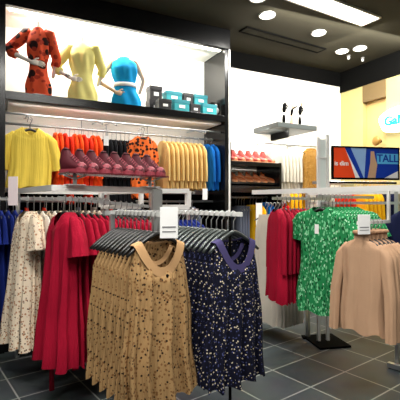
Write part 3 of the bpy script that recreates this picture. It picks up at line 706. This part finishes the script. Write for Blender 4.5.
# shoes in the bay
M_coral = mat('coral_leather', (168, 48, 30), .4); M_cog = mat('cognac_leather', (176, 92, 44), .4); M_tanl = mat('tan_leather_sole', (200, 134, 88), .5)
pa = make_shoe('shoe', M_coral, M_tanl, 'high'); pb = make_shoe('shoe', M_cog, M_tanl, 'pump')
for kk, (pr, zz, word, n_) in enumerate(((pa, 2.057, 'coral ankle shoe', 6), (pb, 1.787, 'cognac heeled shoe', 6))):
    for i in range(n_):
        s_ = pr if i == 0 else copy_tree(pr); t_ = 2.74+i*.125
        s_.location = wp(t_, .20, zz); s_.rotation_euler = (0, 0, AW-PI/2-math.radians(28)); s_.scale = (.95, .85, 1.1 if kk == 0 else 1.25)
        tag(s_, f'{word} on the {"upper" if kk == 0 else "lower"} black shelf, {"first" if i == 0 else ORD[i]} from the left', 'shoe', f'{word}s on the shelf')

# ---- boxes on the top shelf
M_teal = mat('teal_carton', (28, 160, 168), .5); M_teal2 = mat('dark_teal_lid', (20, 136, 148), .5); M_dk = mat('dark_carton', (34, 32, 34), .4)
def carton(u, d, z, w_, h_, m, label, lid, dep=.15, rz=0):
    w_ *= 1.06; h_ *= 1.02 if z < 2.7 else 1.15
    t = empty('carton', wp(t_from_u(u, d), d, z), AW+rz); tag(t, label, 'box')
    obj('body', B(-w_/2, w_/2, -dep/2, dep/2, 0, h_*.68, bev=.003), m, t)
    obj('lid', B(-w_/2-.004, w_/2+.004, -dep/2-.004, dep/2+.004, h_*.68, h_, bev=.003), lid, t)
    obj('logo_label', box(bmesh.new(), -w_*.2, w_*.2, -dep/2-.006, -dep/2-.0041, h_*.28, h_*.55), M_card, t)
zs = 2.631
carton(163, .12, zs, .15, .125, M_dk, 'dark box with white label, left end of the bottom row', M_dk)
carton(179.5, .12, zs, .19, .14, M_teal, 'teal box with small white logo, bottom row between two dark boxes', M_teal2)
carton(193, .12, zs, .13, .11, M_dk, 'dark box with white label, bottom row between teal boxes', M_dk)
carton(207, .12, zs, .19, .13, M_teal, 'teal box at the right end of the bottom row', M_teal2)
carton(154, .32, zs+.16, .15, .15, M_dk, 'tall dark box behind, leftmost of the box display', M_dk)
carton(172, .32, zs+.16, .2, .12, M_teal, 'teal box behind and left, upper row', M_teal2)
carton(186, .32, zs+.16, .12, .12, M_dk, 'dark box behind, upper row between teal ones', M_dk)
carton(198.5, .32, zs+.16, .18, .12, M_teal, 'teal box behind and right, upper row', M_teal2)
for u_, c_ in ((154, 'first'), (171, 'second'), (185, 'third'), (198, 'fourth')):
    carton(u_, .32, zs, .16, .158, M_dk, f'dark box at the back underneath the upper row, {c_} from the left', M_dk)
# black speaker on the end panel
t = empty('loudspeaker', wp(2.45, .12, zs), AW); tag(t, 'small black loudspeaker on the shelf end beside the teal boxes', 'speaker')
obj('cabinet', B(-.06, .06, -.06, .06, 0, .17, bev=.006), M_blackm, t)
o = obj('cone', lathe(bmesh.new(), [(.04, 0), (.042, .008), (.02, .003)], 18), M_steel, t, True); o.rotation_euler = (PI/2, 0, 0); o.location = (0, -.061, .065)
o = obj('cone', lathe(bmesh.new(), [(.018, 0), (.02, .006), (.008, .003)], 14), M_steel, t, True); o.rotation_euler = (PI/2, 0, 0); o.location = (0, -.061, .13)

# ------------------------------------------------------------------ mannequins
def skin(name, verts, edges, radii, m, parent, root=0, sub=2):
    me = bpy.data.meshes.new(name); me.from_pydata(verts, edges, []); me.materials.append(m)
    o = bpy.data.objects.new(name, me); link(o, parent)
    o.modifiers.new('skin', 'SKIN'); sv = me.skin_vertices
    if not sv: me.skin_vertices
    for i, r in enumerate(radii):
        me.skin_vertices[0].data[i].radius = r if isinstance(r, tuple) else (r, r)
    me.skin_vertices[0].data[root].use_root = True
    s_ = o.modifiers.new('sub', 'SUBSURF'); s_.levels = sub; s_.render_levels = sub
    for p in me.polygons: p.use_smooth = True
    o.modifiers['skin'].use_smooth_shade = True
    return o
def skin_mesh(o):
    dg = bpy.context.evaluated_depsgraph_get(); me = bpy.data.meshes.new_from_object(o.evaluated_get(dg))
    for p in me.polygons: p.use_smooth = True
    o.modifiers.clear(); o.data = me; return o
def hand(bm_parent, at, direc, m, size=1.0):
    """palm and five fingers resting on the hip"""
    d = Vector(direc).normalized(); side = Vector((0, 0, -1)); side = (side-d*side.dot(d)).normalized(); bm = bmesh.new()
    a = Vector(at); tube(bm, [a-d*.02, a+d*.03*size, a+d*.07*size], [.018, .03, .026], 8, sx=.6)
    for i, L_ in enumerate((.055, .065, .06, .045)):
        q = a+d*.07*size+side*(i-1.5)*.014; tube(bm, [q, q+d*L_*.5+Vector((0, .004, 0)), q+d*L_+Vector((0, .014, -.008))], [.008, .007, .005], 6)
    q = a+d*.02-side*.024; tube(bm, [q, q-side*.02+d*.02, q-side*.028+d*.045], [.009, .008, .006], 6)
    return obj('hand', bm, m, bm_parent, True)
def mannequin(u, d, Hs, elb, hnd, label, top_mat, sleeve, body_m, belt=None, lean=0.0, wsc=1.0, legs=False, band_m=None):
    """torso mannequin, Hs = height of the neck top over the shelf; elb / hnd given as (x, z) to the left"""
    t = empty('mannequin', wp(t_from_u(u, d), d, 2.631), math.radians(8)); tag(t, label, 'mannequin')
    k = Hs/.78; lx = lambda z: lean*(z/Hs)
    shz = .645*k; V = []; E_ = []; Rr = []
    def add(p, r, link_to=None):
        V.append(p); Rr.append(r)
        if link_to is not None: E_.append((link_to, len(V)-1))
        return len(V)-1
    hip = add((0, 0, .06*k), (.10*wsc, .07)); wst = add((lx(.3), 0, .30*k), (.065*wsc, .055), hip); ch = add((lx(.5), .0, .50*k), (.09*wsc, .06), wst)
    ub = add((lx(.62), 0, .63*k), (.07, .055), ch); nk = add((lx(.7), 0, .70*k), (.036, .036), ub); add((lx(.78), -.005, Hs), (.034, .034), nk)
    b0 = add((0, 0, .01), (.10*wsc, .07), hip)
    for sx in (-1, 1):
        s_ = add((lx(.62)+sx*.115*wsc, 0, shz), .042, ub)
        if sx < 0:
            e_ = add((elb[0], -.04, elb[1]), .03, s_); w_ = add((hnd[0]-.03, -.10, hnd[1]), .02, e_)
        else:
            e_ = add((lx(.5)+.20*wsc, .07, shz-.24*k), .028, s_); w_ = add((lx(.3)+.14*wsc, .12, shz-.42*k), .02, e_)
    b_ = skin('body', V, E_, Rr, body_m, t, 0); skin_mesh(b_)
    hand(b_, (hnd[0]-.03, -.105, hnd[1]), (1, .05, -.12), body_m, .9*k)
    bm = bmesh.new()
    # clothing : lofted torso
    prof = [(.0, .15, .105), (.10, .148, .11), (.22, .115, .095), (.32, .102, .088), (.44, .125, .10), (.54, .135, .105), (.61, .13, .085), (.665, .085, .062), (.69, .06, .05)]
    rg = []; n_ = 48
    for j in range(40):
        z = .69*j/39
        pr = [p_ for p_ in prof]; a = [q for q in pr if q[0] <= z][-1]; nx = [q for q in pr if q[0] >= z][0]
        f = 0 if nx[0] == a[0] else (z-a[0])/(nx[0]-a[0]); hw = a[1]+(nx[1]-a[1])*f; hd = a[2]+(nx[2]-a[2])*f
        ring = []
        for i in range(n_):
            an = 2*PI*i/n_; am = .006*(1+math.sin(z*17))*(1 if z < .6 else .2)
            w_ = am*math.sin(7*an+z*9); bust = .022*math.exp(-((z-.5)/.06)**2)*max(0, -math.sin(an))*abs(math.cos(an))*2
            x = (hw*wsc+w_)*math.cos(an); y = (hd+w_+bust)*math.sin(an)
            zz = z*k
            if legs and z < .16: # cleft between the legs
                y *= 1-.45*math.exp(-(x/.03)**2)*(1-z/.16)
            ring.append(bm.verts.new((x+lx(z*k), y, zz+.002)))
        rg.append(ring)
    for A, C in zip(rg, rg[1:]):
        for i in range(n_): bm.faces.new((A[i], A[(i+1) % n_], C[(i+1) % n_], C[i]))
    bm.faces.new(rg[0][::-1])
    top = obj('clothing', bm, top_mat, t, True)
    if sleeve:
        for sx in (-1, 1):
            bm = bmesh.new(); a = Vector((lx(.62)+sx*.085*wsc, 0, shz)); s2 = Vector((lx(.62)+sx*.13*wsc, -.005, shz-.01))
            if sx < 0: e2 = Vector((elb[0], -.04, elb[1])); h2 = e2.lerp(Vector((hnd[0]-.03, -.10, hnd[1])), sleeve)
            else: e2 = Vector((lx(.5)+.20*wsc, .07, shz-.24*k)); h2 = e2.lerp(Vector((lx(.3)+.14*wsc, .12, shz-.42*k)), sleeve)
            m1 = s2.lerp(e2, .5)
            tube(bm, [a, s2, m1, e2+Vector((0, 0, .01)), e2.lerp(h2, .35), h2], [.05, .062, .058, .05, .05, .047], 14)
            obj('sleeve', bm, top_mat, t, True)
    if belt:
        bm = bmesh.new(); zc = .30*k; N_ = 30
        ra = [(.112*wsc*math.cos(2*PI*i/N_)+lx(zc), .098*math.sin(2*PI*i/N_)) for i in range(N_)]
        lo = [bm.verts.new((x, y, zc-.022)) for x, y in ra]; hi = [bm.verts.new((x, y, zc+.022)) for x, y in ra]
        for i in range(N_): bm.faces.new((lo[i], lo[(i+1) % N_], hi[(i+1) % N_], hi[i]))
        o = obj('belt', bm, belt, t, True); md = o.modifiers.new('s', 'SOLIDIFY'); md.thickness = .01; md.offset = 1
    if band_m:
        w_ = Vector((hnd[0]-.03, -.10, hnd[1])); e2 = Vector((elb[0], -.04, elb[1])); q = w_.lerp(e2, .12); q2 = w_.lerp(e2, .3)
        obj('bracelet', tube(bmesh.new(), [q, q2], .026, 12), band_m, t, True)
    obj('stand_plate', lathe(bmesh.new(), [(.13, 0.0), (.13, .006), (.1, .008)], 24), M_acry, t)
    return t
F_man1 = spotted('coral_dark_print', (222, 84, 50), [((44, 24, 22), .34, 7), ((160, 50, 34), .4, 16)])
mannequin(38, .14, .83, (-.30, .47), (-.01, .34), 'headless mannequin in orange dark-printed jumpsuit, left on the top shelf', F_man1, .35, M_skinw, wsc=.86, legs=True)
F_man2 = fabric('pale_lemon', (250, 238, 150))
mannequin(82, .16, .75, (-.29, .36), (-.07, .24), 'headless mannequin in pale yellow sweater, middle of the top shelf', F_man2, .35, M_skinw, wsc=1.08, band_m=M_steel)
F_man3 = fabric('sky_blue', (22, 158, 222))
mannequin(126, .18, .67, (-.32, .29), (-.07, .15), 'headless mannequin in sky blue sleeveless dress with white belt', F_man3, 0, M_skin, belt=M_card, wsc=1.15, lean=-.03)

# ------------------------------------------------------------------ figurines on the floating shelf
M_peach = mat('peach_paint', (236, 176, 138), .5)
def figurine(u, kind, label, sc=1.0):
    p = wp(t_from_u(u, .16), .16, 2.631); t = empty('figurine', p, AW); tag(t, label, 'figurine'); t.scale = (sc, sc, sc)
    obj('plinth', lathe(bmesh.new(), [(.032, 0), (.032, .012), (.012, .016)], 14), M_card, t)
    lower = {0: M_blackm, 1: M_peach, 2: M_blackm}[kind]; up = M_blackm
    V = [(0, 0, .015), (0.0, 0, .09), (.004, 0, .15)]
    bm = bmesh.new()
    if kind == 1: tube(bm, [(0, 0, .015), (-.004, 0, .05), (.0, 0, .10), (-.01, 0, .15)], [.02, .026, .022, .016], 12)
    else: tube(bm, [(0, 0, .015), (0, 0, .06), (0, 0, .10), (.0, 0, .135)], [.018, .022, .02, .012], 12)
    obj('legs', bm, lower, t, True)
    bm = bmesh.new()
    if kind == 1:
        tube(bm, [(-.01, 0, .15), (.0, 0, .21), (.012, 0, .25)], [.014, .022, .014], 12); tube(bm, [(.006, 0, .24), (.05, -.01, .275), (.085, -.01, .295)], [.012, .011, .009], 8)
    else:
        tube(bm, [(0, 0, .16), (.004, 0, .20), (.014, 0, .27), (.02, 0, .29)], [.016, .026, .024, .01], 12)
        tube(bm, [(.02, 0, .275), (.05, -.01, .25), (.03, -.02, .21)], [.010, .009, .007], 8)
    obj('torso', bm, up, t, True)
    obj('waistband', tube(bmesh.new(), [(0, 0, .132), (0, 0, .163)], .014, 12), M_card if kind != 1 else M_peach, t, True)
    hx = .03 if kind != 1 else .02
    obj('head', lathe(bmesh.new(), [(.006, -.02), (.015, -.006), (.017, .006), (.008, .02)], 12, c=(hx, 0, .315 if kind != 1 else .28)), M_peach if kind != 0 else M_skinw, t, True)
figurine(284, 0, 'slim black and white figurine, leftmost on the floating shelf', 1.12)
figurine(292, 1, 'figurine with a raised dark arm and peach base, middle of the floating shelf', 1.0)
figurine(300, 2, 'slim black figurine with white waist, rightmost on the floating shelf', 1.08)

# ------------------------------------------------------------------ poster screen with posts, right wall sign, low rack behind
PY = 4.3
def up(u, v, Y): return Vector(((u-200)/400*Y, Y, 1.5+(203-v)/400*Y))
a, b_ = up(333.5, 163, 4.3), up(398, 163, 4.45)
ang = math.atan2(b_.y-a.y, b_.x-a.x); wid = (b_-a).length; hgt = .325
PS = empty('poster_board', ((a+b_)/2), ang); tag(PS, 'wide black-framed advertising board in orange, white and blue', 'poster')
h2 = wid/2
obj('board', B(-h2, h2, 0, .02, -hgt/2, hgt/2), M_card, PS)
bm = bmesh.new()
for q in ((-h2-.015, h2+.015, hgt/2, hgt/2+.015), (-h2-.015, h2+.015, -hgt/2-.02, -hgt/2)): box(bm, q[0], q[1], -.01, .025, q[2], q[3])
box(bm, -h2-.015, -h2, -.01, .025, -hgt/2, hgt/2); box(bm, h2, h2+.015, -.01, .025, -hgt/2, hgt/2)
obj('frame', bm, M_blackm, PS)
def poly(name, pts, m, y=-.002, parent=PS):
    bm = bmesh.new(); X = lambda f: -h2+f*wid; Z = lambda f: hgt/2-f*hgt
    f_ = [bm.verts.new((X(p_[0]), y, Z(p_[1]))) for p_ in pts]; bk = [bm.verts.new((X(p_[0]), 0, Z(p_[1]))) for p_ in pts]
    bm.faces.new(f_); n_ = len(pts)
    for i in range(n_): bm.faces.new((f_[i], f_[(i+1) % n_], bk[(i+1) % n_], bk[i]))
    return obj(name, bm, m, parent)
M_po = mat('poster_orange', (244, 78, 34), .5, spec=.2); M_pb = mat('poster_blue', (22, 60, 170), .5, spec=.2); M_pl = mat('poster_light_blue', (150, 186, 232), .5, spec=.2); M_pc = mat('poster_cyan', (96, 190, 240), .5, spec=.2); M_pt = mat('poster_tan', (206, 166, 132), .5, spec=.2)
poly('orange_field', [(0, 0), (.17, 0), (.26, .5), (.33, 1), (0, 1)], M_po)
poly('blue_stripe', [(.17, 0), (.26, 0), (.46, 1), (.40, 1)], M_pb)
poly('pale_blue_field', [(.26, 0), (.50, 0), (.47, 1), (.46, 1)], M_pl)
poly('blue_field', [(.50, 0), (1, 0), (1, .75), (.78, 1), (.47, 1)], M_pb)
poly('figure_shape', [(.57, .10), (.62, .10), (.64, .35), (.67, .55), (.64, 1), (.52, 1), (.56, .5)], M_pt, -.004)
poly('cyan_field', [(.66, .17), (1, .17), (1, .52), (.67, .52)], M_pc, -.004)
text_mesh('poster_text', 'TALL', .115, M_pb, PS, (-h2+wid*.83, -.006, hgt*.16), (PI/2, 0, 0))
text_mesh('poster_text', 'is dim', .07, M_card, PS, (-h2+wid*.12, -.004, -.01), (PI/2, 0, 0))

PR = empty('display_stand', (a.x-.10, a.y+.02, 0), ang); tag(PR, 'chrome double-post stand carrying the advertising board', 'stand')
zt3 = 1.5+66/400*4.3
for xx in (-.06, .045): obj('post', B(xx-.015, xx+.015, -.015, .015, 0, zt3+(.0 if xx < 0 else .03)), M_wmetal, PR)
obj('glass_panel', B(-.04, .025, -.004, .004, 1.2, zt3-.02), mat('greenish_glass', (222, 230, 226), .15), PR)
obj('post_cap', B(-.08, .065, -.02, .02, 1.98, 1.995), M_wmetal, PR)
obj('side_arm', B(.05, wid+.13, .03, .05, 1.715, 1.735), M_blackm, PR)
obj('base_plate', B(-.15, .2, -.2, .2, 0, .02), M_blackm, PR)  # black plate also stands in for the dark shadow on the floor
obj('hanging_rail', tube(bmesh.new(), [(.04, .3, 1.74), (1.1, .3, 1.74)], .014), M_chrome, PR, True)
obj('rail_arm', B(.03, .05, .02, .32, 1.72, 1.75), M_chrome, PR)
LAC = Vector((math.cos(ang), math.sin(ang), 0)); LAN = Vector((-math.sin(ang), math.cos(ang), 0))
def srow(x0, x1, n, pr, what, group):
    st = Vector(PR.location)+LAC*x0+LAN*.3
    row(st, LAC, ang-PI/2, n, (x1-x0)/max(1, n-1), 1.755, 'grey', pr, what, 'top', 'below the advertising board', group, from_word='from the left', jit=.03)
srow(.10, .16, 2, [mono(150, F_ivory)], 'ivory top', 'ivory tops below the board')
srow(.24, .42, 4, [mono(151, F_redor)], 'brick red top', 'red tops below the board')
srow(.58, .78, 5, [mono(152, F_amber)], 'amber yellow top', 'yellow tops below the board')
srow(.86, 1.06, 4, [mono(153, F_dnavy)], 'navy top', 'navy tops below the board')

# lit sign and round knob on the right wall
q = R(.985, .04, 0); t = empty('wall_sign', (q.x, q.y, 1.5+(203-121)/400*q.y), AR); tag(t, 'white glowing wall sign with cyan letters at the right edge', 'sign')
bm = bmesh.new(); pts = []
for k in range(28):
    an = 2*PI*k/28; rx = (.42+.02*math.sin(5*an)); pts.append((.26+rx*abs(math.cos(an))**.7*(1 if math.cos(an) > 0 else -1), .19*abs(math.sin(an))**.8*(1 if math.sin(an) > 0 else -1)))
f_ = [bm.verts.new((x, -.02, z)) for x, z in pts]; bk = [bm.verts.new((x, .03, z)) for x, z in pts]
bm.faces.new(f_); bm.faces.new(bk[::-1])
for i in range(28): bm.faces.new((f_[i], f_[(i+1) % 28], bk[(i+1) % 28], bk[i]))
obj('sign_panel', bm, mat('lit_white', (255, 255, 250), .5, emit=1.6), t)
text_mesh('sign_lettering', 'GaN', .19, mat('lit_cyan', (10, 170, 196), .5, emit=.8), t, (.125, -.03, -.01), (PI/2, 0, 0), .012)
q = R(.80, .06, 0)
t = empty('wall_ornament', (q.x, q.y, 1.5+(203-141)/400*q.y), AR); tag(t, 'small round tan knob on the yellow wall above the board', 'ornament')
o = obj('knob', lathe(bmesh.new(), [(.03, 0), (.07, .02), (.075, .04), (.05, .06), (.01, .065)], 20), mat('antique_brass', (176, 132, 62), .4, metal=.3), t, True); o.rotation_euler = (PI/2, 0, 0)
o = obj('knob_base', lathe(bmesh.new(), [(.035, -.05), (.035, .0)], 16), M_brown, t, True); o.rotation_euler = (PI/2, 0, 0)

# unused prototypes out
for o in list(bpy.data.objects):
    if o.parent is None and o.type in ('MESH', 'EMPTY') and not o.get('label') and o.get('kind') != 'structure':
        for c in list(o.children_recursive): bpy.data.objects.remove(c)
        bpy.data.objects.remove(o)
